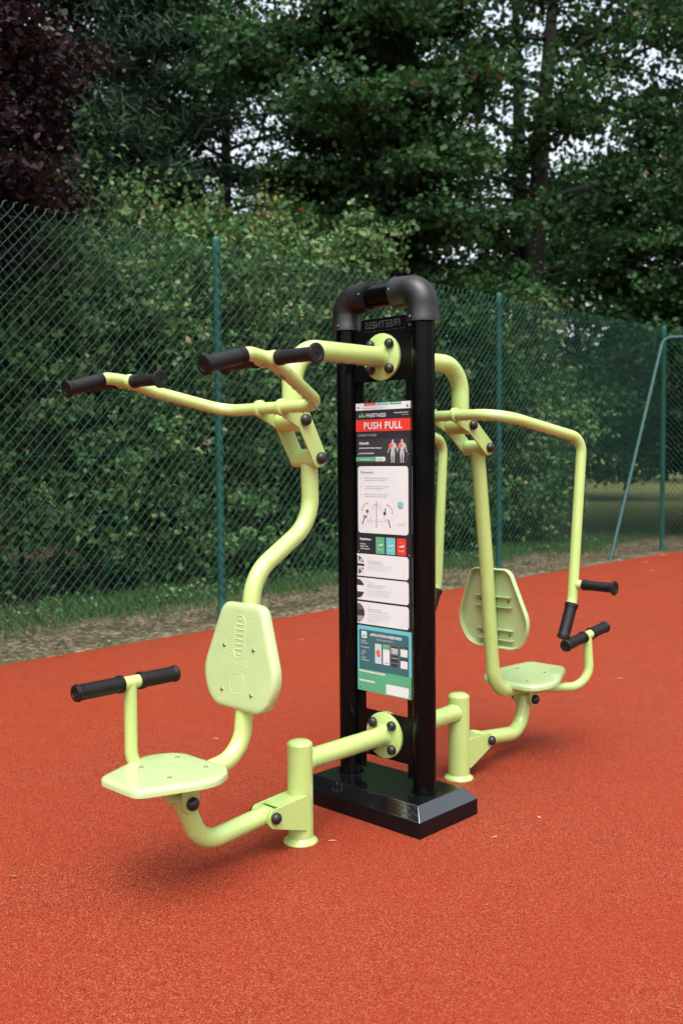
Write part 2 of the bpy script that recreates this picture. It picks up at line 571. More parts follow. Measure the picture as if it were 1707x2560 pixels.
def shrub(base, rx, ry, h, n, ea, leaf, mat, label, name='shrub', zlo=.3, rad=.22):
    t = empty(name, base, label, 'shrub')
    u = rand_unit(n); u[:, 2] = np.abs(u[:, 2]) ** .8
    k = rng.uniform(.55, 1.0, n) ** .5
    bump_ = 1 + .22 * np.sin(u[:, 0] * 7 + 1) * np.cos(u[:, 1] * 6) + .12 * np.sin(u[:, 2] * 11)
    c = u * np.array([rx, ry, h - zlo]) * (k * bump_)[:, None] + np.array([0, 0, zlo])
    pos = clump_foliage(c, ea, rad)
    pos[:, 2] = np.maximum(pos[:, 2], .03)
    leaves_mesh('foliage', pos, leaf, .35, mat, t)
    mb = MB()
    for k in range(9):
        a = k * 2.4
        e = Vector((math.cos(a) * rx * .7, math.sin(a) * ry * .7, h * rng.uniform(.6, .9)))
        mb.tube([Vector((math.cos(a) * .1, math.sin(a) * .1, -.02)), e * .45 + Vector((0, 0, .2)), e], [.05, .03, .008], 6)
    mb.build('stems', M['bark'], t, 60)
    return t

shrub((-8.6, 7.2, 0), 1.5, 2.2, 5.6, 420, 46, .085, M['leaf_shrub'], 'olive yellow leafed tall shrub rising above the hedge, left of the black elbows', rad=.2)
shrub((-9.1, 4.2, 0), 1.5, 2.2, 6.0, 420, 46, .09, M['leaf_hedge'], 'tall bright green shrub rising behind the hedge beside the purple tree', rad=.22)
shrub((-8.2, 12.2, 0), 1.3, 1.5, 3.9, 300, 42, .1, M['leaf_hedge'], 'rounded dark green shrub at the right end of the hedge', rad=.22)

# ------------------------------------------------------------------ trees
tree('purple_leaf_tree', (-8.3, 1.05, 0), 10.5, 3.9, 2.25, 66, 115, .085, M['leaf_purple'], 'dark purple leaved tree at the upper left behind the fence', None, .16, 'leaf', .42, .16, twigs=9, up=.5)
tree('conifer_tree', (-13.0, 8.2, 0), 15, 2.2, 3.0, 84, 30, .2, M['leaf_conifer'], 'dark drooping conifer behind the hedge, right of the purple tree', None, .22, 'needle', .45, .28, twigs=8, conical=True, up=.1)
tree('linden_tree', (-16.5, 8.0, 0), 15, 2.5, 4.2, 50, 40, .17, M['leaf_conifer'], 'dark broad tree behind the purple tree and the conifer', None, .25, 'leaf', .6, .25)
tree('linden_tree', (-15.6, 12.0, 0), 17, 5.0, 4.6, 44, 42, .14, M['leaf_lime'], 'tall thin trunked tree with loose crown and bright sky gaps, left of centre', None, .2, 'leaf', .62, .2)
tree('maple_tree', (-8.8, 10.2, 0), 13, 3.2, 2.75, 56, 84, .1, M['leaf_maple'], 'dense green maple standing above the black machine, low branches', None, .24, 'maple', .55, .16)
tree('maple_tree', (-8.9, 15.0, 0), 16, 6.0, 4.4, 38, 40, .115, M['leaf_maple'], 'maple with dark forked trunk seen right of the black machine', None, .42, 'maple', .55, .16, fork=True)
tree('maple_tree', (-4.0, 17.6, 0), 9.4, 1.6, 5.0, 60, 105, .098, M['leaf_maple'], 'low branched maple beyond the fence corner at the right edge', None, .26, 'maple', .55, .16, keep=lambda c: c[:, 1] > 14.4)
FAR = [(-22, 12, 11, 'low far tree behind the conifer at the left'), (-21, 22, 12.5, 'low far tree seen through gaps behind the linden'), (-17, 31, 13, 'low far tree behind the forked maple'),
       (-9, 36, 11.5, 'low far tree beyond the meadow behind the corner post'), (-2, 36, 12, 'low far tree beyond the meadow at the right edge'), (-25, 3, 9, 'low far tree behind the purple tree')]
FAR += [(-9.5, -4.5, 12, 'tall tree continuing the row past the left end of the view'), (-10.5, -10.5, 13, 'last tall tree of the row past the left end of the view')]
for x, y, h, lb in FAR:
    tree('woodland_tree', (x, y, 0), h, 1.0, 4.4, 40, 26, .28, M['leaf_lime'], lb, 'trees of the wood behind', .22, 'leaf', .95, .4, twigs=6)
tree('linden_tree', (-8.4, 22.6, 0), 17, 4.5, 4.8, 38, 42, .17, M['leaf_lime'], 'tall dark crowned tree in the upper right, behind the forked maple', None, .3, 'leaf', .6, .2)
hb = leaves_mesh('far_wood', clump_foliage(np.stack([rng.uniform(-60, 15, 900), rng.uniform(52, 62, 900), rng.uniform(.2, 1, 900) ** .7 * 9], 1), 26, .9), .5, .3, M['leaf_conifer'], None)
tag(hb, 'dark far off wood closing the meadow', 'wood', None, 'stuff')
hb = leaves_mesh('far_thicket', clump_foliage(np.stack([rng.uniform(-44, -31, 800), rng.uniform(0, 50, 800), rng.uniform(.1, 1, 800) * 7], 1), 26, .8), .45, .3, M['leaf_conifer'], None)
tag(hb, 'dark thicket far behind the hedge', 'thicket', None, 'stuff')

# ------------------------------------------------------------------ grass and litter
def blades(name, x, y, hgt, label):
    n = len(x)
    a = rng.uniform(0, 2 * PI, n)
    h = hgt * rng.uniform(.5, 1.3, n)
    w = rng.uniform(.004, .009, n)
    dx, dy = np.cos(a), np.sin(a)
    ln = rng.uniform(.1, .7, n) * h
    V = np.zeros((n, 3, 3))
    V[:, 0] = np.stack([x - dy * w, y + dx * w, np.full(n, -.02)], 1)
    V[:, 1] = np.stack([x + dy * w, y - dx * w, np.full(n, -.02)], 1)
    V[:, 2] = np.stack([x + dx * ln, y + dy * ln, h], 1)
    me = bpy.data.meshes.new(name)
    me.vertices.add(n * 3); me.vertices.foreach_set('co', V.reshape(-1).astype(np.float32))
    me.loops.add(n * 3); me.loops.foreach_set('vertex_index', np.arange(n * 3, dtype=np.int32))
    me.polygons.add(n); me.polygons.foreach_set('loop_start', (np.arange(n) * 3).astype(np.int32))
    me.update(calc_edges=True)
    me.materials.append(M['grass'])
    o = bpy.data.objects.new(name, me); COL.objects.link(o)
    return tag(o, label, 'grass', None, 'stuff')
n = 50000
gx = np.concatenate([-6.8 + rng.normal(0, .42, n), -6.05 + rng.normal(0, .3, 5000)])
gy = np.concatenate([rng.uniform(-5, 14.5, n), rng.uniform(-5, 13, 5000)])
k = np.sin(gy * 2.1 + 1) * .5 + np.sin(gy * 5.3) * .3 + rng.uniform(-.9, .9, len(gy)) + .5 * np.sin(gx * 4.3 + gy * 1.7) > .15
blades('verge_grass', gx[k], gy[k], .105, 'ragged green grass growing along the fence foot')
nw = 170
wx = -6.3 - rng.gamma(1.6, .35, nw); wy = rng.uniform(-4, 14, nw)
wp = clump_foliage(np.stack([wx, wy, np.full(nw, .04)], 1), 22, .07); wp[:, 2] = np.abs(wp[:, 2] - .02)
tag(leaves_mesh('verge_weeds', wp, .055, .5, M['leaf_hedge'], None), 'low broad leaved weeds scattered along the grass under the fence', 'weeds', None, 'stuff')
nl = 2600
lp = np.stack([-4.42 - rng.gamma(2.2, .55, nl), rng.uniform(-5, 14, nl), np.full(nl, -.005) + rng.uniform(0, .025, nl)], 1)
tag(leaves_mesh('leaf_litter', lp, .045, .8, M['litter'], None), 'brown leaf litter strewn over the gravel strip', 'leaf litter', None, 'stuff')

def fallen(x, y, s, rz, mat, label, curl=.3):
    mb = MB()
    prof = [(-.62, .0), (-.3, .16), (0, .2), (.3, .13), (.5, 0)]
    v = []; f = []
    for a, c in prof:
        z = .006 + curl * s * (a * a) * .6
        v += [(a * s, c * s, z + c * s * .5), (a * s, 0, z), (a * s, -c * s, z + c * s * .35)]
    for i in range(len(prof) - 1):
        f += [(i * 3, i * 3 + 1, i * 3 + 4, i * 3 + 3), (i * 3 + 1, i * 3 + 2, i * 3 + 5, i * 3 + 4)]
    mb.add(v, f)
    mb.tube([(-.6 * s, 0, .006 + curl * s * .2), (-.95 * s, .06 * s, .006)], .0016, 5)
    o = mb.build('fallen_leaf', mat, None, 60)
    o.location = (x, y, 0); o.rotation_euler = (0, 0, rz)
    return tag(o, label, 'leaf', 'leaves fallen on the red court')
FL = [(-.586, -1.638, .028, .3, 'b', 'brown dead leaf lying alone at the left edge of the red court'),
      (.636, .358, .026, -.4, 'd', 'thin tan leaf lying right of the black base'),
      (.618, .026, .022, 1.2, 'd', 'small curled yellow leaf nearest the right corner of the black base'),
      (.115, -.493, .022, .8, 'd', 'thin tan leaf beside the foot of the near lime post'),
      (-1.513, .173, .026, .5, 'd', 'pale leaf on the court between the near seat and the near post'),
      (-3.47, 2.794, .03, 0.9, 'd', 'small pale leaf on the court left of the black columns, near the verge'),
      (-1.72, 3.734, .075, -.5, 'd', 'large pale leaf on the court below the far backrest'),
      (-.479, 3.259, .03, .7, 'd', 'pale leaf on open court right of the far seat'),
      (-4.122, 10.988, .07, .2, 'd', 'pale leaf by the court edge in front of the corner post'),
      (-3.51, 9.949, .06, 1.1, 'd', 'pale leaf on the far court, second from the corner post'),
      (-4.40, 12.2, .08, .4, 'd', 'pale leaf right at the far corner of the court'),
      (-1.545, -.516, .03, -.6, 'b', 'tan leaf behind the stem of the near side handle'),
      (-2.806, 7.726, .06, 2.2, 'd', 'pale leaf beyond the black grip of the far handlebar'),
      (-2.127, 5.584, .05, .3, 'b', 'greenish brown leaf behind the far handlebar stub grip')]
for x, y, s, rz, k, lb in FL:
    fallen(x, y, s, rz, M['fallen_brown'] if k == 'b' else M['fallen'], lb)

# ================================================================== FENCE
fence = empty('chain_link_fence', (-4.85, 5, 0), 'tall green chain link fence with round posts along the red court', 'fence')
FX = -4.85
def fence_mesh(a0, a1, z0, z1, place, name):
    """diamond mesh in a plane; place(a, z, off) -> world point"""
    mb = MB()
    w, hgt = .0995, .106
    k = hgt / w
    r = .0037
    span = z1 - z0
    def seg(pa, za, pb, zb, off):
        a = place(pa, za, off); b = place(pb, zb, off)
        mb.tube([a, b], r, 6, False)
    i0 = int(math.floor((a0 - span / k) / w)) - 1
    i1 = int(math.ceil((a1 + span / k) / w)) + 1
    for i in range(i0, i1):
        for sgn in (1, -1):
            # wire: a = i*w + sgn*(z-z0)/k
            s = i * w
            za, zb = z0, z1
            aa, ab = s, s + sgn * span / k
            lo, hi = (a0 - s) / sgn * k + z0, (a1 - s) / sgn * k + z0
            if lo > hi: lo, hi = hi, lo
            za, zb = max(z0, lo), min(z1, hi)
            if zb - za < .02: continue
            seg(s + sgn * (za - z0) / k, za, s + sgn * (zb - z0) / k, zb, .0035 * sgn)
            if sgn == 1 and zb > z1 - .001:
                e = s + (z1 - z0) / k
                mb.tube([place(e, z1, .0035), place(e + .012, z1 + .026, 0), place(e + .014, z1 + .036, -.004), place(e + .05, z1 + .05, -.006)], r * 1.25, 4, False)
    o = mb.build(name, M['fence_wire'], fence, 80)
    return o
def setp(o):
    o.matrix_parent_inverse = Matrix.Translation((4.85, -5, 0))
    return o
setp(fence_mesh(-9, 13.05, .25, 3.86, lambda a, z, o: (FX + .05 + o, a, z), 'wire_mesh'))
setp(fence_mesh(-4.82, 6, .25, 3.86, lambda a, z, o: (a, 13.09 + o, z), 'wire_mesh'))
def post(x, y, h=3.93):
    mb = MB()
    mb.rev((x, y, -.05), (0, 0, 1), [(0, .04), (h + .03, .04), (h + .045, .043), (h + .06, .043), (h + .085, .03), (h + .093, .01)], 18)
    return setp(mb.build('post', M['fence_post'], fence))
for y in (-7.16, -2.1, 2.96, 7.99): post(FX, y)
post(FX - .02, 13.09)
for x in (.2, 5.2): post(x, 13.14)
for z in (3.80, 3.14, 2.42, 1.755, 1.2, .74):
    sg = lambda y: -.018 * math.sin(PI * ((y + 2.1) % 5.06) / 5.06)
    mb = MB()
    mb.tube([(FX + .044, y, z + sg(y)) for y in np.linspace(-9, 13.05, 60)], .003, 5)
    mb.tube([(x, 13.10, z) for x in np.linspace(-4.8, 6, 10)], .003, 5)
    setp(mb.build('tension_wire', M['fence_wire'], fence))
mb = MB()
mb.tube(fillet([(-4.77, 11.02, -.03), (-4.77, 12.86, 3.74), (-4.2, 13.0, 3.72), (1.5, 13.0, 3.72)], [0, .16, .2, 0], 8), .03, 12)
setp(mb.build('brace_tube', M['brace'], fence))

# ================================================================== FITNESS MACHINE
mach = empty('fitness_machine', (0, 0, 0), 'lime green and black two seat push pull fitness machine on the red court', 'gym machine')
LIME, LP = M['lime'], M['lime_plastic']

def cap(p, axis, parent, r=.0245, mat=None):
    mb = MB()
    mb.rev(p, axis, [(0, r * .9), (.004, r), (.012, r * 1.02)] + [(.012 + r * .8 * s, r * 1.02 * c) for s, c in bezier_quarter(7)], 22)
    return mb.build('bolt_cap', mat or M['capblack'], parent, 50)

def bolt(p, axis, parent, r=.0075):
    mb = MB()
    mb.rev(p, axis, [(-.004, r * 1.0)] + [(.0005 + r * .6 * s, r * c) for s, c in bezier_quarter(5)], 14)
    return mb.build('bolt', M['steel'], parent, 50)

# ---- base
a, b, c, h1, h2 = .383, .218, .049, .0751, .1294
mb = MB()
mb.add([(-a, -b, -.03), (a, -b, -.03), (a, b, -.03), (-a, b, -.03), (-a, -b, h1), (a, -b, h1), (a, b, h1), (-a, b, h1),
        (-a + c, -b + c, h2), (a - c, -b + c, h2), (a - c, b - c, h2), (-a + c, b - c, h2)],
       [(3, 2, 1, 0), (0, 1, 5, 4), (1, 2, 6, 5), (2, 3, 7, 6), (3, 0, 4, 7), (4, 5, 9, 8), (5, 6, 10, 9), (6, 7, 11, 10), (7, 4, 8, 11), (8, 9, 10, 11)])
base = mb.build('base', M['wet_black'], mach, 20, .003)

# ---- columns and top
CX = .2375
for s in (-1, 1):
    mb = MB()
    mb.rev((s * CX, 0, h2 - .004), (0, 0, 1), [(0, .066), (.007, .066), (.009, .0542), (2.25, .0542)], 36)
    mb.build('column', M['gloss_black'], mach)
    mb = MB()
    path = fillet([(s * CX, 0, 2.318), (s * CX, 0, 2.468), (s * .08, 0, 2.468)], [0, .118, 0], 16)
    rs = []
    for i, p in enumerate(path):
        rs.append(.070)
    # socket ends a little wider
    p2 = [path[0], Vector(path[0]) + Vector((0, 0, .02)), Vector(path[0]) + Vector((0, 0, .03))] + path[1:-1] + [Vector(path[-1]) + Vector((s * .026, 0, 0)), Vector(path[-1]) + Vector((s * .018, 0, 0)), path[-1]]
    r2 = [.0795, .078, .0745] + [.0708] * (len(path) - 2) + [.0725, .0742, .0748]
    mb.tube(p2, r2, 36)
    seam = [(Vector((s * (CX), 0, 2.33)) + Vector((s * .079, 0, 0)))]
    for k in range(17):
        t = k / 16 * PI / 2
        seam.append(Vector((s * (CX - .118 + (.118 + .0725) * math.cos(t)), 0, 2.35 + (.118 + .0725) * math.sin(t))))
    seam.append(Vector((s * .083, 0, 2.468 + .0735)))
    mb.tube(seam, .0022, 6)
    el = mb.build('elbow', M['elbow'], mach, 40)
    for p, ax in (((s * .094, -.0735, 2.474), (0, -1, .05)), ((s * CX - s * .012, -.0785, 2.338), (0, -1, 0))):
        mbs = MB(); mbs.rev(p, ax, [(-.004, .006), (.003, .006), (.005, .003)], 12)
        mbs.build('screw', M['steel'], el)
mb = MB()
mb.tube([(-.09, 0, 2.468), (.09, 0, 2.468)], .0545, 36)
mb.build('cross_pipe', M['gloss_black'], mach)
# side rails and mounting plates
for s in (-1, 1):
    mb = MB()
    mb.box((s * .1605, .004, 1.24), (.026, .004, 1.07))
    mb.build('side_rail', M['panel_black'], mach, 30, .001)
for z0, z1 in ((2.063, 2.302), (.24, .466)):
    mb = MB()
    mb.box((0, -.004, (z0 + z1) / 2), (.1825, .0035, (z1 - z0) / 2))
    pl = mb.build('mounting_plate', M['panel_black'], mach, 30, .0015)
    for x in (-.168, .168):
        for z in (z0 + .012, z1 - .012):
            mbs = MB(); mbs.rev((x, -.0075, z), (0, -1, 0), [(-.002, .006), (.003, .006), (.005, .003)], 12)
            mbs.build('screw', M['gloss_black'], pl)

# ---- text helper
DG = None
def text_geo(s, size, align='LEFT', bold=0., shear=0., sp=1.):
    cu = bpy.data.curves.new('t', 'FONT')
    cu.body = s; cu.size = size; cu.align_x = align; cu.offset = bold; cu.shear = shear
    cu.resolution_u = 3; cu.space_character = sp
    ob = bpy.data.objects.new('t', cu)
    COL.objects.link(ob)
    bpy.context.view_layer.update()
    me = bpy.data.meshes.new_from_object(ob.evaluated_get(bpy.context.evaluated_depsgraph_get()))
    v = [tuple(x.co) for x in me.vertices]; f = [tuple(p.vertices) for p in me.polygons]
    bpy.data.objects.remove(ob); bpy.data.curves.remove(cu); bpy.data.meshes.remove(me)
    return v, f

# name strip with letters reading from the other side
mb = MB()
poly = fillet([(-.14, 2.304, 0), (.148, 2.304, 0), (.148, 2.362, 0), (-.14, 2.362, 0)], [0.001, .001, .014, .014], 5, True)
mb.prism([(p.x, p.y) for p in poly], lambda x, z: (x, -.008, z), lambda x, z: (x, .002, z))
strip = mb.build('name_plate', M['panel_black'], mach, 30)
v, f = text_geo('FREETNESS', .047, 'CENTER', .0006)
mb = MB()
mb.add([(-x * .98, -.0092, 2.316 + y) for x, y, z in v], f)
mb.build('lettering', paint('plate_letter', (.05, .055, .053), .25, .1, 20, 0, 0, .6), strip, 0)

# ---- sign panel -------------------------------------------------------------
SX, SZ0, SZ1 = .1725, .5556, 1.965
SW, SH = 2 * SX, SZ1 - SZ0
SY = -.012
mb = MB()
mb.box((0, SY + .003, (SZ0 + SZ1) / 2), (SX, .003, SH / 2))
sign = mb.build('sign_panel', SG['black'], mach, 30, .0008)
layers = {}
BLOCK = ['header_strip']
def block(n): BLOCK[0] = n
def put(mat, v2, f, lev=1):
    """v2 = [(u, v)] sign coordinates: u 0..1 across, v 0..1 down"""
    blk = layers.setdefault(BLOCK[0], (MB(), []))
    blk[1].extend([mat] * len(f))
    blk[0].add([(-SX + u * SW, SY - .0006 * lev, SZ1 - w * SH) for u, w in v2], f)
def rect(mat, u0, v0, u1, v1, lev=1, r=0.):
    if not isinstance(r, list) and r <= 0:
        put(mat, [(u0, v0), (u1, v0), (u1, v1), (u0, v1)], [(0, 1, 2, 3)], lev); return
    x0, x1, y0, y1 = u0 * SW, u1 * SW, v0 * SH, v1 * SH
    rr = r if isinstance(r, (list, tuple)) else [r] * 4
    p = fillet([(x0, y0, 0), (x1, y0, 0), (x1, y1, 0), (x0, y1, 0)], [max(q, 1e-4) for q in rr], 6, True)
    put(mat, [(q.x / SW, q.y / SH) for q in p], [tuple(range(len(p)))], lev)
def txt(mat, s, u, v, h, align='LEFT', bold=0., shear=0., lev=3, sx=1., maxw=None, sp=1.):
    """baseline at v; h cap height in metres"""
    V, F = text_geo(s, h * 1.4, align, bold, shear, sp)
    if maxw and V:
        w = max(p[0] for p in V) - min(p[0] for p in V)
        sx = min(sx, maxw * SW / w)
    put(mat, [(u + p[0] * sx / SW, v - p[1] / SH) for p in V], F, lev)
def disc(mat, u, v, r, lev=2, n=24, a0=0, a1=2 * PI):
    p = [(u + r * math.cos(a0 + (a1 - a0) * k / n) / SW, v + r * math.sin(a0 + (a1 - a0) * k / n) / SH) for k in range(n + (a1 - a0 < 6.28))]
    put(mat, p, [tuple(range(len(p)))], lev)
def line(mat, pts, w, lev=3):
    for (u0, v0), (u1, v1) in zip(pts[:-1], pts[1:]):
        a = Vector((u0 * SW, v0 * SH)); b_ = Vector((u1 * SW, v1 * SH))
        d = (b_ - a).normalized() * w / 2; q = Vector((-d.y, d.x))
        p = [a - d + q, b_ + d + q, b_ + d - q, a - d - q]
        put(mat, [(x.x / SW, x.y / SH) for x in p], [(0, 1, 2, 3)], lev)
def bars(mat, u, v, s, lev=4):
    for k in range(3):
        hh = (.5 + .25 * k) * s
        put(mat, [((u + .03 * k), v), (u + .03 * k + .022, v), (u + .03 * k + .037, v - hh / SH), (u + .03 * k + .015, v - hh / SH)], [(0, 1, 2, 3)], lev)

# header strip
rect('white', 0, .002, 1, .026)
for i, cname in enumerate(('red', 'cyan', 'green')):
    rect(cname, .16 + .235 * i, .0015, .37 + .235 * i, .0105, 2)
    rect('white', .20 + .235 * i, .0055, .35 + .235 * i, .0068, 3)
txt('ink', 'Comment allez-vous ? Dites-le nous en ligne avec une courte et précise', .12, .0205, .0036, maxw=.76)
block('brand_header')
# brand header
rect('black', 0, .0265, 1, .0575)
for k, (du, hh) in enumerate(((0, .012), (.042, .022), (.085, .013))):
    u0 = .055 + du
    put('mint', [(u0, .0495), (u0 + .042, .0495), (u0 + .021 + (k - 1) * .008, .0495 - hh / SH * 1.2)], [(0, 1, 2)], 2)
txt('white', 'FREETNESS', .2, .0500, .0175, bold=.0005, maxw=.36, sp=1.1)
txt('white', 'FITNESS & STREET WORKOUT', .965, .0405, .0046, 'RIGHT', .0002, maxw=.32)
txt('white', 'www.freetness.fr', .965, .0475, .0042, 'RIGHT', maxw=.2)
block('title_banner')
rect('red', 0, .058, 1, .0986)
txt('white', 'PUSH PULL', .5, .0905, .0335, 'CENTER', .0011, maxw=.70, sp=1.12)
block('goal_card')
txt('grey', 'GAMME FITNESS', .04, .1155, .0118, bold=.0003, shear=.2, maxw=.39)
rect('dark', .03, .1236, .955, .208, 1, .014)
txt('white', 'Objectifs', .06, .1425, .0125, bold=.0005, maxw=.22)
txt('white', 'MUSCLER LES PECTORAUX / ÉPAULES', .06, .1575, .0062, bold=.0003, maxw=.55)
txt('white', 'MUSCLER LES DORSAUX', .06, .1755, .0062, bold=.0003, maxw=.35)
rect('green', 0, .1855, .37, .2005, 2)
rect('paleg', .37, .1855, .55, .2005, 2, [.0001, .009, .009, .0001])
txt('white', 'INDICE DE DIFFICULTÉ', .08, .196, .0052, lev=4, bold=.0002, maxw=.27)
bars('lgrey', .40, .1975, .011)
# two anatomy figures
def figure(uc, back):
    P_ = lambda x, y: (uc + x * .0105 / SW * 10, .1262 + y * .079)
    def part(mat, pts, lev=3):
        put(mat, [P_(*p) for p in pts], [tuple(range(len(pts)))], lev)
    disc('lgrey', uc, .1318, .0062, 3, 14)
    part('lgrey', [(-.03, .11), (.03, .11), (.1, .17), (.17, .19), (.15, .33), (.09, .47), (.12, .55), (-.12, .55), (-.09, .47), (-.15, .33), (-.17, .19), (-.1, .17)])
    for s in (-1, 1):
        part('lgrey', [(s * .17, .19), (s * .22, .26), (s * .25, .42), (s * .31, .56), (s * .27, .58), (s * .20, .44), (s * .15, .30)])
        part('lgrey', [(s * .005, .55), (s * .125, .55), (s * .115, .72), (s * .10, .8), (s * .08, .95), (s * .12, 1.), (s * .03, 1.), (s * .035, .8), (s * .02, .7)])
    part('coral', [(-.165, .19), (.0, .2) if not back else (.03, .2), (.02, .33), (-.08, .36), (-.14, .33)], 4)
    part('coral', [(-.17, .19), (-.22, .26), (-.245, .38), (-.19, .38), (-.15, .28)], 4)
figure(.685, False); figure(.85, True)
block('movement_card')
# movements card
rect('white', .03, .2173, .955, .4477, 1, .016)
txt('ink', 'Mouvements', .085, .2415, .0115, maxw=.3)
for i, (nn, t1, t2, cc) in enumerate((('1', "Assurez-vous d'être confortablement assis sur le siège", "avec les pieds positionnés dans l'axe des épaules.", 'lgrey'),
                                  ('2', 'En utilisant les poignées, poussez ou tirez sur vos bras en', 'expirant. Conserver le dos plaqué au dossier.', 'green'),
                                  ('3', 'Revenir en position de départ en inspirant et répétez le', 'mouvement. Travaillez les deux côtés de la machine.', 'green'))):
    v0 = .2595 + .0278 * i
    txt(cc, nn, .085, v0 + .003, .0105)
    txt('ink', t1, .155, v0, .0048, maxw=.74)
    txt('ink', t2, .155, v0 + .0075, .0048, maxw=.66)
# line drawing of the machine on the card
rect('lgrey', .365, .335, .392, .428, 2)
line('lgrey', [(.28, .42), (.28, .405), (.48, .405), (.48, .42)], .002)
line('lgrey', [(.30, .37), (.31, .353), (.345, .348), (.42, .348), (.45, .353), (.46, .37)], .002)
line('lgrey', [(.25, .36), (.27, .40), (.22, .41), (.20, .397)], .002)
line('lgrey', [(.50, .36), (.52, .40), (.56, .405), (.58, .395)], .002)
disc('ink', .205, .372, .0085, 3); disc('ink', .53, .378, .0085, 3)
line('ink', [(.14, .388), (.18, .393), (.19, .388)], .006); line('ink', [(.545, .362), (.54, .378)], .006)
line('ink', [(.145, .396), (.115, .415)], .006); line('ink', [(.60, .40), (.63, .423)], .006)
def arc_arrow(u, v, r, a0, a1):
    p = [(u + r * math.cos(a0 + (a1 - a0) * k / 10) / SW, v + r * math.sin(a0 + (a1 - a0) * k / 10) / SH) for k in range(11)]
    line('coral', p, .0022)
    for (q, o) in ((p[0], p[1]), (p[-1], p[-2])):
        d = Vector(((q[0] - o[0]) * SW, (q[1] - o[1]) * SH)).normalized(); e = Vector((-d.y, d.x))
        c_ = Vector((q[0] * SW, q[1] * SH))
        t3 = [c_ + d * .006, c_ + e * .004, c_ - e * .004]
        put('coral', [(x.x / SW, x.y / SH) for x in t3], [(0, 1, 2)], 4)
arc_arrow(.225, .372, .04, PI * 1.05, PI * 1.45); arc_arrow(.555, .376, .04, -PI * .42, -PI * .02)
disc('cyan', .815, .348, .0185, 2)
disc('white', .812, .3395, .0028, 3, 12)
line('white', [(.812, .343), (.812, .350), (.838, .350), (.848, .356), (.858, .355)], .003)
wh = [(.812 + .008 * math.cos(t) / SW, .3525 + .008 * math.sin(t) / SH) for t in np.linspace(.2, 4.2, 12)]
line('white', wh, .002)
for k in range(3): rect('lgrey', .765, .409 + .004 * k, .765 + (.14, .14, .09)[k], .4098 + .004 * k, 2)
block('repetition_card')
# repetitions
txt('white', 'Répétitions', .06, .4725, .0115, bold=.0004, maxw=.27)
for k, s in enumerate(('Nombre de', 'répétitions selon', 'votre niveau sportif')): txt('white', s, .065, .4875 + .0082 * k, .0058, bold=.0002, maxw=.27)
for k, (cn, lv, rp) in enumerate((('green', 'DÉBUTANT', '2 x 6'), ('cyan', 'INTERMÉDIAIRE', '3 x 8'), ('red', 'EXPERT', '3 x 10'))):
    u0 = .36 + .193 * k
    rect(cn, u0, .459, u0 + .165, .5165, 2, .003)
    txt('white', lv, u0 + .082, .4745, .0042, 'CENTER', maxw=.15, lev=4)
    bars('white', u0 + .04, .4895, .012)
    txt('white', rp, u0 + .082, .5045, .0085, 'CENTER', .0003, lev=4)
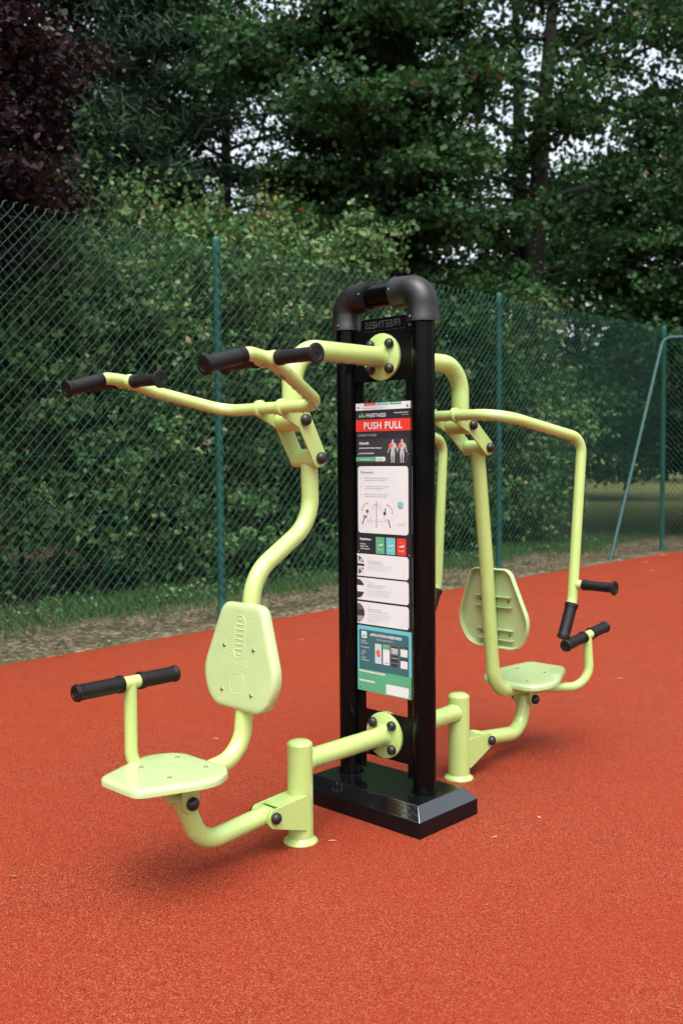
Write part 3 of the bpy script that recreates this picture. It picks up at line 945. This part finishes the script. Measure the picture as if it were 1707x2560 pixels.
# three language cards
body = ['Sit on the seat with your back against the backrest. Place your feet flat and', 'take hold of the handles. Push or pull on the handles then come back slowly', 'to the starting position. Work both sides of the machine in turn.']
body2 = ['Ga op de stoel zitten met uw rug tegen de leuning. Plaats uw voeten plat en', 'pak de handgrepen vast. Duw of trek aan de handgrepen en kom daarna', 'langzaam terug in de beginpositie. Werk beide kanten van het toestel.', 'Adem uit bij het duwen of trekken en adem in bij het terugkomen.']
body3 = ['Setzen Sie sich mit dem Rücken an die Lehne. Stellen Sie die Füße flach auf', 'und fassen Sie die Griffe. Drücken oder ziehen Sie an den Griffen und', 'kommen Sie langsam in die Ausgangsposition zurück. Trainieren Sie', 'beide Seiten des Geräts. Beim Drücken ausatmen, beim', 'Zurückkommen einatmen.']
for k, (v0, v1, ttl, t2, bd) in enumerate(((.5205, .598, 'THE UPPER BODY MUSCLES', 'TRAPEZIUS, SHOULDERS, BACK', body), (.6035, .6815, 'SPIEREN VAN HET BOVENLICHAAM', 'TRAPEZIUS, SCHOUDERS, RUG', body2), (.688, .7655, 'OBERKÖRPERMUSKULATUR', 'TRAPEZMUSKEL, SCHULTERN, RÜCKEN', body3))):
    block('language_card/%d' % k)
    rect('white', 0, v0, .955, v1, 1, [.0001, .016, .016, .0001])
    vc = (v0 + v1) / 2
    r_ = .047
    if k == 0:
        disc('white', .005, vc, r_, 2, 20, -PI / 2, PI / 2)
        hh = r_ / SH
        put('maroon', [(.004, vc - hh * .13), (.142, vc - hh * .13), (.142, vc + hh * .13), (.004, vc + hh * .13)], [(0, 1, 2, 3)], 3)
        rect('maroon', .004, vc - hh * .98, .016, vc + hh * .98, 3)
        for s in (-1, 1):
            put('dark', [(.035, vc + s * hh * .95), (.09, vc + s * hh * .75), (.035, vc + s * hh * .38)][::s], [(0, 1, 2)], 3)
            put('dark', [(.13, vc + s * hh * .3), (.125, vc + s * hh * .5), (.075, vc + s * hh * .3)][::s], [(0, 1, 2)], 3)
            line('maroon', [(.05, vc + s * hh * .32), (.108, vc + s * hh * .66)], .003, 4)
    else:
        cols = (('maroon', 'white', 'dark'), ('ink', 'maroon', 'grey'))[k - 1]
        for j in range(3):
            a0 = -PI / 2 + (0, 1.23, 1.91)[j]; a1 = -PI / 2 + (1.23, 1.91, PI)[j]
            p = [(.004 + r_ * math.cos(q) / SW, vc + r_ * math.sin(q) / SH) for q in np.linspace(a0, a1, 12)]
            p = [(.004, p[0][1])] + p + [(.004, p[-1][1])]
            put(cols[j], p, [tuple(range(len(p)))], 3)
    txt('lgrey', ('SHEET', 'VOORBEELD', 'ZIELE')[k], .2, v0 + .0155, .005)
    txt('grey', ttl, .2, v0 + .0255, .0052, maxw=.36)
    txt('grey', t2, .2, v0 + .0325, .0052, maxw=.42)
    for j, s in enumerate(bd): txt('grey', s, .2, v0 + .0415 + .0065 * j, .0036, maxw=.71)
block('app_card')
# application block
rect('cyan', 0, .7716, 1, .93)
rect('teal', .03, .785, .95, .925, 2, [.01, .01, .0001, .0001])
rect('white', .08, .7905, .18, .815, 3, .005)
for k, (du, hh) in enumerate(((0, .008), (.022, .014), (.044, .009))):
    put('green', [(.098 + du, .809), (.124 + du, .809), (.111 + du, .809 - hh / SH)], [(0, 1, 2)], 4)
txt('white', 'APPLICATION FREETNESS', .245, .8035, .0125, bold=.0007, shear=.2, lev=4, maxw=.64)
txt('white', 'TÉLÉCHARGEMENT GRATUIT !', .36, .8155, .0058, lev=4, maxw=.38)
for s, v_, hh in (('Coaching', .826, .0065), ('personnalisé', .8335, .0065), ('Géolocalisation', .8485, .0065), ('+300', .8665, .0115), ('vidéos', .8725, .0065), ('+500', .8875, .0115), ('entraînements', .8935, .0065)):
    txt('white' if hh < .01 else 'lgrey', s, .065, v_, hh, lev=4, bold=.0001, maxw=.2)
for k, (u0, cn) in enumerate(((.325, 'sky'), (.475, 'white'), (.625, 'dark'))):
    rect('ink', u0, .8235, u0 + .142, .8985, 3, .006)
    rect(cn, u0 + .01, .828, u0 + .132, .8965, 4, .004)
put('coral', [(.37, .851), (.4, .846), (.43, .853), (.435, .868), (.41, .876), (.375, .87), (.352, .858)], [tuple(range(7))], 5)
rect('green', .485, .829, .607, .843, 5); rect('ink', .52, .888, .575, .8905, 5)
rect('lgrey', .635, .834, .757, .853, 5); rect('green', .635, .854, .757, .857, 5); rect('coral', .648, .838, .665, .848, 6); rect('grey', .645, .866, .745, .870, 5)
for k in range(3): rect('white', .65 + .045 * k, .884, .662 + .045 * k, .8865, 5)
for v0 in (.8245, .8645):
    rect('black', .805, v0, .93, v0 + .0065, 4, .002)
    txt('white', 'Disponible', .83, v0 + .0048, .0035, lev=5, maxw=.09)
    rect('white', .805, v0 + .0085, .93, v0 + .034, 4, .002)
block('green_footer')
# green foot
gp = [(0, 1), (0, .9215)]
for k in range(41): gp.append((k / 40, .9225 + (.0045 if k % 2 else 0) * rng.uniform(.5, 1)))
gp += [(1, 1)]
put('green', gp, [tuple(range(len(gp)))], 4)
rect('paleg', .03, .928, .52, .9345, 5, .003); rect('paleg', .03, .961, .33, .9675, 5, .003)
for k in range(4): rect('mint', .04, .9395 + .0045 * k, .95 - .12 * (k == 3), .9406 + .0045 * k, 5)
for k in range(5): rect('mint', .04, .972 + .0045 * k, .5 - .1 * (k == 4), .9731 + .0045 * k, 5)
rect('white', .54, .962, .955, .9965, 5, [.006, .006, .0001, .0001])
for nm, (m, mats) in layers.items():
    me = bpy.data.meshes.new(nm)
    me.from_pydata(m.v, [], m.f)
    used = sorted(set(mats))
    for k in used: me.materials.append(SG[k])
    me.polygons.foreach_set('material_index', [used.index(k) for k in mats])
    me.update()
    o = bpy.data.objects.new(nm.split('/')[0], me)
    COL.objects.link(o); o.parent = sign
for x, z in ((-.155, 1.943), (.155, 1.943), (-.158, 1.712), (.16, 1.712), (-.158, 1.24), (.16, 1.24), (-.158, .90), (.16, .90), (-.155, .575), (.16, .575)):
    bolt((x, SY - .003, z), (0, -1, 0), sign, .0045)

# ---- ground posts, beams, arches
def capsule_plate(c0, c1, c2, r0, r1, r2, x0, x1):
    """bent flat plate through three centres in the YZ plane, from x0 to x1"""
    P = [Vector(c0), Vector(c1), Vector(c2)]
    d1 = (P[1] - P[0]).normalized(); d2 = (P[2] - P[1]).normalized()
    n1 = Vector((-d1.y, d1.x)); n2 = Vector((-d2.y, d2.x))
    def miter(s):
        # intersect offset lines
        a0 = P[0] + n1 * s * r0; a1 = P[1] + n1 * s * r1
        b0 = P[1] + n2 * s * r1; b1 = P[2] + n2 * s * r2
        da = a1 - a0; db = b1 - b0
        t = ((b0 - a0).x * db.y - (b0 - a0).y * db.x) / (da.x * db.y - da.y * db.x)
        return a0 + da * t
    def cap_(c, r, dirv, n, s):
        ang0 = math.atan2((n * s).y, (n * s).x)
        sweep = PI if (n.x * s * dirv.y - n.y * s * dirv.x) > 0 else -PI
        return [Vector((c.x + r * math.cos(ang0 + sweep * k / 10), c.y + r * math.sin(ang0 + sweep * k / 10))) for k in range(11)]
    mL, mR = miter(1), miter(-1)
    start = cap_(P[0], r0, -d1, n1, -1)          # from right side round to left side
    end = cap_(P[2], r2, d2, n2, 1)              # from left to right
    rnd = lambda m, a, b: [Vector(q[:2]) for q in fillet([(*a, 0), (*m, 0), (*b, 0)], [0, .03, 0], 6)][1:-1]
    poly = start + rnd(mL, start[-1], end[0]) + end + rnd(mR, end[-1], start[0])
    mb = MB()
    mb.prism([tuple(p) for p in poly], lambda y, z: (x0, y, z), lambda y, z: (x1, y, z))
    return mb

def grip(p0, p1, parent, r=.0255, flange=.037, inner=True):
    """rubber grip, inner end p0, outer end p1"""
    p0, p1 = Vector(p0), Vector(p1)
    ln = (p1 - p0).length
    pr = [(0, r * .9), (.001, r * 1.12), (.007, r * 1.14), (.009, r * 1.05), (.012, r * 1.05), (.014, r * 1.12), (.019, r * 1.12), (.021, r)]
    k = 9
    for i in range(1, k):
        pr.append((.021 + (ln - .045) * i / k, r * (1 + .0 * i)))
    pr += [(ln - .02, r), (ln - .012, r * 1.12), (ln - .009, flange), (ln - .002, flange), (ln, flange * .93), (ln + .0005, flange * .6), (ln - .0015, flange * .56), (ln - .0015, .006), (ln - .006, .004)]
    mb = MB(); mb.rev(p0, p1 - p0, pr, 28)
    return mb.build('grip', M['rubber'], parent, 30)

def drops(path, r, parent, per=.011, lo=.002, hi=.0042):
    """rain drops hanging along the underside of a tube and beading on it"""
    mb = MB()
    path = [Vector(p) for p in path]
    for a, b_ in zip(path[:-1], path[1:]):
        ln = (b_ - a).length
        d = (b_ - a).normalized()
        side = d.cross(Vector((0, 0, 1)))
        if side.length < .3: continue
        side.normalize(); dn = side.cross(d)
        if dn.z > 0: dn = -dn
        for k in range(max(1, int(ln / per + rng.uniform(0, 1)))):
            for q in range(2):
                ang = rng.normal(0, .22) if q == 0 else rng.uniform(-1.9, 1.9)
                if q and rng.uniform() < .35: continue
                c_ = a.lerp(b_, rng.uniform()) + (dn * math.cos(ang) + side * math.sin(ang)) * r
                rr = rng.uniform(lo, hi) * (1.15 if q == 0 else .8)
                mb.rev(c_ + Vector((0, 0, rr * .9)), (0, 0, -1), [(rr * (1 - math.cos(t)) * (1.15 if q == 0 else 1), rr * math.sin(t)) for t in (.3, .9, 1.57, 2.3, 2.9)], 7)
    o = mb.build('water_drops', M['water'], parent, 80)
    o['kind'] = 'stuff'
    return o

def flange_disc(z, s, parent):
    mb = MB()
    y0 = -.0075 if s < 0 else -.0005
    mb.rev((0, y0, z), (0, s, 0), [(0, .111), (.013, .111), (.015, .108)], 48)
    mb.rev((0, y0 + s * .0145, z), (0, s, 0), [(0, .0545), (.004, .0535), (.012, .048), (.018, .0452)], 36)
    o = mb.build('flange_disc', LIME, parent, 40)
    for x in (-.06, .06):
        for dz in (-.058, .058):
            cap((x, y0 + s * .0145, z + dz), (0, s, 0), parent, .0235)
    return o

D = .5815
for s in (-1, 1):
    # post with welded flange and domed cap
    mb = MB()
    rp = .05715
    prof = [(-.02, rp), (.438, rp), (.4385, rp * 1.0)] + [(.4385 + .022 * a_, rp * (b_ * .98 + .0)) for a_, b_ in bezier_quarter(6)]
    mb.rev((0, s * D, 0), (0, 0, 1), prof, 40)
    po = mb.build('ground_post', LIME, mach, 50)
    mb = MB()
    mb.rev((0, s * D, 0), (0, 0, 1), [(0, .0765), (.006, .0765), (.011, .072), (.02, .0605), (.024, .0575)], 40)
    mb.build('flange', LIME, po, 50)
    # lower beam
    mb = MB()
    mb.tube([(0, s * .012, .357), (0, s * (D - .02), .357)], .0455, 32)
    mb.rev((0, s * (D - .062), .357), (0, s, 0), [(0, .0455), (.003, .0485), (.006, .0475), (.009, .0505), (.014, .052), (.03, .05)], 32)
    be = mb.build('beam', LIME, mach)
    flange_disc(.357, s, be)
    drops([(0, s * .05, .357), (0, s * .5, .357)], .0455, be, .02)
    # upper arch
    mb = MB()
    ap = fillet([(0, s * .012, 2.176), (0, s * .60, 2.176), (0, s * .60, 1.87)], [0, .225, 0], 18)
    mb.tube(ap, .046, 32)
    mb.tube([(-.064, s * .60, 1.863), (.064, s * .60, 1.863)], .047, 32)
    ar = mb.build('arch_pipe', LIME, mach)
    flange_disc(2.176, s, ar)
    drops(ap, .046, ar, .012)

# ---- link plates, handlebars
LK = {-1: ((-.727, 1.914), (-.603, 1.864), (-.511, 1.70)), 1: ((.462, 1.912), (.60, 1.863), (.751, 1.747))}
for s in (-1, 1):
    c0, c1, c2 = LK[s]
    for x in (-1, 1):
        mb = capsule_plate(c0, c1, c2, .036, .043, .041, x * .066, x * .075)
        mb.rev((x * .058, c0[0], c0[1]), (x, 0, 0), [(0, .033), (.002, .0365), (.022, .0365), (.024, .033)], 28)
        lk = mb.build('link_plate', LIME, mach, 40, .0015)
        for c_ in (c1, c2): cap((x * .074, c_[0], c_[1]), (x, 0, 0), lk, .0255)
# near handlebar
hb_r = .0258
TR, TL = Vector((.448, -1.172, 2.067)), Vector((-.448, -1.170, 2.034))
pth = [(-.448, -1.424, 1.988), (-.448, -1.235, 2.040), (-.445, -1.15, 2.034), (-.41, -1.022, 1.99), (-.295, -.727, 1.913), (.295, -.727, 1.915), (.41, -1.032, 2.024), (.445, -1.15, 2.062), (.448, -1.235, 2.073), (.448, -1.434, 2.02)]
fp = fillet(pth, [0, .07, .09, .3, .13, .13, .3, .09, .07, 0], 10)
mb = MB()
mb.tube(fp, hb_r, 24)
for sx, z in ((-1, 2.031), (1, 2.060)):
    mb.tube([(sx * .25, -1.145, z - .004), (sx * .66, -1.145, z)], .021, 20)
    mb.rev((sx * .405, -1.145, z), (sx, 0, 0), [(0, .024), (.005, .029), (.08, .029), (.085, .024)], 20)
hbn = mb.build('handlebar', LIME, mach, 40)
grip((.448, -1.262, 2.0655), (.448, -1.440, 2.0185), hbn, .0295, .0375); grip((-.448, -1.262, 2.0325), (-.448, -1.430, 1.9865), hbn, .0295, .0375)
for sx, z in ((-1, 2.031), (1, 2.060)):
    grip((sx * .503, -1.145, z), (sx * .698, -1.145, z), hbn)
    grip((sx * .39, -1.145, z - .002), (sx * .20, -1.145, z - .004), hbn)
drops([p for p in fp if p.y > -1.22], hb_r, hbn, .009)
# far handlebar
pth = [(-.445, .895, .79), (-.445, .972, .95), (-.455, 1.045, 1.775), (-.36, .81, 1.868), (-.26, .462, 1.911), (.26, .462, 1.911), (.36, .81, 1.868), (.455, 1.045, 1.775), (.445, .972, .95), (.445, .895, .79)]
pth = [(-.445, .895, .79), (-.445, .972, .95), (-.455, 1.045, 1.79), (-.34, .462, 1.909), (.34, .462, 1.909), (.455, 1.045, 1.79), (.445, .972, .95), (.445, .895, .79)]
fp = fillet(pth, [0, .12, .09, .17, .17, .09, .12, 0], 10)
mb = MB()
mb.tube(fp, .0272, 24)
for sx in (-1, 1): mb.tube([(sx * .445, .985, 1.03), (sx * .66, .985, 1.028)], .02, 18)
for sx in (-1, 1): mb.rev((sx * .465, .985, 1.03), (sx, 0, 0), [(0, .026), (.012, .024), (.03, .021)], 20)
hbf = mb.build('handlebar', LIME, mach, 40)
for sx in (-1, 1):
    grip((sx * .445, .966, .928), (sx * .445, .880, .758), hbf, .0312, .0335)
    grip((sx * .5, .985, 1.03), (sx * .682, .985, 1.028), hbf)
drops([p for p in fp if p.z > 1.7], .0272, hbf, .011)

# ---- seat shells
def shell_outline():
    p = fillet([(-.125, .44, 0), (.125, .44, 0), (.24, .135, 0), (.165, -.005, 0), (-.165, -.005, 0), (-.24, .135, 0)], [.06, .06, .16, .11, .11, .16], 9, True)
    return [Vector((q.x, q.y)) for q in p]
OUT = shell_outline()
def inset(pts, d):
    n = len(pts); out = []
    for i in range(n):
        t = (pts[(i + 1) % n] - pts[i - 1]).normalized()
        nn = Vector((t.y, -t.x))          # outline runs clockwise: this points inward
        out.append(pts[i] + nn * d)
    return out
def shell(place, name, pattern, ribs, thin=1.):
    """place(u, v, w): u across, v along (0 wide end .. .44 narrow end), w up from the face"""
    mb = MB()
    rows = [(.034, 0), (.018, -.0008), (.008, -.004), (.002, -.011), (0, -.02), (0, -.041), (.002, -.044), (.007, -.044), (.0095, -.041), (.012, -.013)]
    n = len(OUT); v = []; f = []
    for d, w in rows:
        v += [place(p.x, p.y, w * thin) for p in inset(OUT, d)]
    for i in range(len(rows) - 1):
        for k in range(n):
            k2 = (k + 1) % n
            f.append((i * n + k, i * n + k2, (i + 1) * n + k2, (i + 1) * n + k))
    f.append(tuple(range(n - 1, -1, -1)))
    f.append(tuple((len(rows) - 1) * n + k for k in range(n)))
    mb.add(v, f)
    def ring(pts, r):
        p = [place(x, y, -.0017) for x, y in pts]
        mb.tube(p + [p[0]], r, 6, False)
    if pattern:
        pill = [(.034 * math.cos(t), .355 + .034 * math.sin(t)) for t in np.linspace(0, PI, 9)] + [(.034 * math.cos(t), .245 + .034 * math.sin(t)) for t in np.linspace(PI, 2 * PI, 9)]
        ring(pill, .0034)
        for k in range(8):
            y = .228 + .0205 * k
            w = .022 if 0 < k < 7 else .012
            mb.tube([place(-w, y, -.0010), place(w, y, -.0010)], .0038, 6)
        sq = [(q.x, q.y) for q in fillet([(-.042, .065, 0), (.042, .065, 0), (.046, .15, 0), (-.046, .15, 0)], .028, 6, True)]
        ring(sq, .0028)
        axis = (Vector(place(0, 0, 1)) - Vector(place(0, 0, 0))).normalized()
        for sx in (-1, 1):
            for cx in (.056, .088):
                for k in range(13):
                    y = .14 + .0205 * k + (.006 if cx > .06 else 0)
                    if cx > .06 and k > 11: continue
                    mb.rev(place(sx * cx, y, -.0024), axis, [(0, .0045), (.0022, .0036), (.0036, .0015)], 8)
        for cx in (-.025, 0, .025):
            for y in (.165, .187): mb.rev(place(cx, y, -.0024), axis, [(0, .0045), (.0022, .0036), (.0036, .0015)], 8)
    for y in (.07, .255):
        for dy in (-.028, .028):
            p = [(-.118, y + dy - .002), (.118, y + dy - .002), (.118, y + dy + .002), (-.118, y + dy + .002)]
            mb.prism(p, lambda a_, b_: place(a_, b_, -.012), lambda a_, b_: place(a_, b_, -.036))
    o = mb.build(name, LP, mach, 40)
    for x in (-.092, .092):
        for y in (.07, .255):
            p = Vector(place(x, y, 0)); q = Vector(place(x, y, 1))
            bolt(p, q - p, o, .0085)
            bolt(Vector(place(x, y, -.013)), p - q, o, .008)
    return o
def frame_place(o, U, V, W, sv=1.):
    o, U, V, W = Vector(o), Vector(U).normalized(), Vector(V).normalized(), Vector(W).normalized()
    return lambda u, v, w: tuple(o + U * u + V * v * sv + W * w)

# near back, leaning with the tube
al = math.atan2(.042, .445)
shell(frame_place((0, -.948, .664), (1, 0, 0), (0, math.sin(al), math.cos(al)), (0, -math.cos(al), math.sin(al))), 'backrest', True, True)
shell(frame_place((0, .942, .658), (-1, 0, 0), (0, -math.sin(al), math.cos(al)), (0, math.cos(al), math.sin(al))), 'backrest', True, True)
shell(frame_place((0, -1.112, .494), (-1, 0, 0), (0, -1, 0), (0, 0, 1), .945), 'seat', False, True, .74)
tl = R(5.5)
shell(frame_place((0, 1.025, .436), (1, 0, 0), (0, math.cos(tl), math.sin(tl)), (0, -math.sin(tl), math.cos(tl)), .98), 'seat', False, True, .74)

# ---- seat tubes
mb = MB()
pn = fillet([(0, -.507, 1.70), (0, -.497, 1.42), (0, -.838, 1.213), (0, -.918, .462), (0, -1.32, .418)], [0, .2, .2, .15, 0], 14)
mb.tube(pn, .0382, 32)
mb.tube([(-.064, -.511, 1.70), (.064, -.511, 1.70)], .0405, 32)
sn = mb.build('seat_frame', LIME, mach)
mb = MB()
pf = fillet([(0, .751, 1.745), (0, .832, 1.12), (0, .905, .392), (0, 1.34, .386)], [0, 1.5, .16, 0], 14)
mb.tube(pf, .0382, 32)
mb.tube([(-.064, .751, 1.747), (.064, .751, 1.747)], .0405, 32)
sf = mb.build('seat_frame', LIME, mach)
# side handles
mb = MB()
mb.tube(fillet([(.0, -1.14, .425), (-.205, -1.322, .425), (-.2, -1.322, .81)], [0, .11, 0], 12), .0265, 24)
mb.tube([(-.2, -1.56, .811), (-.2, -1.105, .811)], .0265, 24)
hn = mb.build('side_handle', LIME, mach)
grip((-.2, -1.362, .811), (-.2, -1.573, .811), hn, .0315, .0325); grip((-.2, -1.283, .811), (-.2, -1.095, .811), hn, .0315, .0325)
mb = MB()
mb.tube(fillet([(.0, 1.14, .378), (.235, 1.53, .362), (.215, 1.53, .655)], [0, .12, 0], 12), .0265, 24)
mb.tube([(.215, 1.31, .632), (.215, 1.73, .678)], .0265, 24)
hf = mb.build('side_handle', LIME, mach)
grip((.215, 1.49, .652), (.215, 1.285, .629), hf, .0315, .0325); grip((.215, 1.565, .660), (.215, 1.745, .680), hf, .0315, .0325)

# ---- rockers under the seats with their brackets
def rocker(path, fil, hinge, hz_top, pv, outline):
    mb = MB()
    mb.tube(fillet(path, fil, 14), .0405, 32)
    mb.tube([(-.046, hinge[0], hinge[1]), (.046, hinge[0], hinge[1])], .041, 28)
    mb.tube([(-.047, pv[0], pv[1]), (.047, pv[0], pv[1])], .037, 28)
    mb.build('rocker_arm', LIME, mach)
    for x in (-1, 1):
        mb = MB()
        y, z = hinge
        poly = [(y - .04, hz_top), (y - .04, z)] + [(y - .04 * math.cos(t), z - .04 * math.sin(t)) for t in np.linspace(0.2, PI - .2, 9)] + [(y + .04, z), (y + .04, hz_top)]
        mb.prism(poly, lambda a_, b_: (x * .048, a_, b_), lambda a_, b_: (x * .056, a_, b_))
        hg = mb.build('hinge_bracket', LIME, mach, 40, .0012)
        cap((x * .055, *hinge), (x, 0, 0), hg, .0265)
    mb = MB()
    poly = [tuple(q[:2]) for q in fillet([(*p, 0) for p in outline[0]], outline[1], 6, True)]
    for x in (-1, 1):
        mb.prism(poly, lambda a_, b_: (x * .049, a_, b_), lambda a_, b_: (x * .0585, a_, b_))
    y0, z0, y1, z1 = outline[2]
    mb.prism([(y0, z0), (y1, z1), (y1, z1 - .008), (y0, z0 - .008)], lambda a_, b_: (-.0492, a_, b_), lambda a_, b_: (.0492, a_, b_))
    bk = mb.build('post_bracket', LIME, mach, 40, .0012)
    for x in (-1, 1): cap((x * .058, *pv), (x, 0, 0), bk, .0245)
rocker([(0, -1.232, .365), (0, -1.135, .15), (0, -.79, .176)], [0, .13, 0], (-1.224, .353), .42, (-.788, .175),
       ([(-.598, .223), (-.745, .214), (-.822, .208), (-.815, .135), (-.598, .066)], [.002, .03, .03, .03, .002], (-.57, .2225, -.752, .2105)))
rocker([(0, 1.214, .325), (0, 1.15, .125), (0, .785, .168)], [0, .15, 0], (1.217, .313), .375, (.785, .170),
       ([(.598, .2155), (.79, .207), (.822, .175), (.80, .135), (.615, .060), (.598, .060)], [.002, .03, .03, .03, .005, .002], (.57, .2135, .748, .206)))

# ================================================================== LIGHT, WORLD, CAMERA
w = bpy.data.worlds.new('World')
SC.world = w
w.use_nodes = True
nt = w.node_tree
bg = nt.nodes['Background']
sky = nt.nodes.new('ShaderNodeTexSky')
sky.sky_type = 'NISHITA'
sky.sun_disc = False
EL, AZ = R(63), R(140)
sky.sun_elevation = EL
sky.sun_rotation = AZ
sky.air_density = 1.4
sky.dust_density = 6
sky.ozone_density = 1
hsv = nt.nodes.new('ShaderNodeHueSaturation')
hsv.inputs['Saturation'].default_value = .44
nt.links.new(sky.outputs[0], hsv.inputs['Color'])
nt.links.new(hsv.outputs[0], bg.inputs['Color'])
bg.inputs['Strength'].default_value = .15
sl = bpy.data.lights.new('sun', 'SUN')
sl.energy = 1.1
sl.angle = R(58)
sl.color = (.98, .99, 1)
so = bpy.data.objects.new('sun', sl)
COL.objects.link(so)
# sky texture: rotation measured clockwise from +Y
sd = Vector((math.sin(AZ) * math.cos(EL), math.cos(AZ) * math.cos(EL), math.sin(EL)))
so.rotation_euler = sd.to_track_quat('Z', 'Y').to_euler()
so.location = (0, 0, 20)

cam = bpy.data.cameras.new('camera')
co = bpy.data.objects.new('camera', cam)
COL.objects.link(co)
yaw, pitch, roll = .76207, .0553, .0089
fw0 = Vector((-math.sin(yaw), math.cos(yaw), 0))
fwd = fw0 * math.cos(pitch) - Vector((0, 0, math.sin(pitch)))
rt = fwd.cross(Vector((0, 0, 1))).normalized(); up = rt.cross(fwd)
r2 = rt * math.cos(roll) - up * math.sin(roll); u2 = up * math.cos(roll) + rt * math.sin(roll)
mw = Matrix((r2, u2, -fwd)).transposed().to_4x4()
mw.translation = Vector((3.1012, -3.5503, 1.7016))
co.matrix_world = mw
cam.sensor_fit = 'VERTICAL'
cam.sensor_height = 36
cam.sensor_width = 24
cam.lens = 2258.84 / 2352 * 36
cam.clip_end = 1500
cam.clip_start = .05
cam.dof.use_dof = True
cam.dof.focus_distance = 4.35
cam.dof.aperture_fstop = 2.7
SC.camera = co
SC.render.resolution_x, SC.render.resolution_y = 682, 1024
SC.view_settings.view_transform = 'Standard'
SC.view_settings.look = 'None'
SC.view_settings.exposure = 1.22
SC.view_settings.gamma = 1
SC.cycles.max_bounces = 8
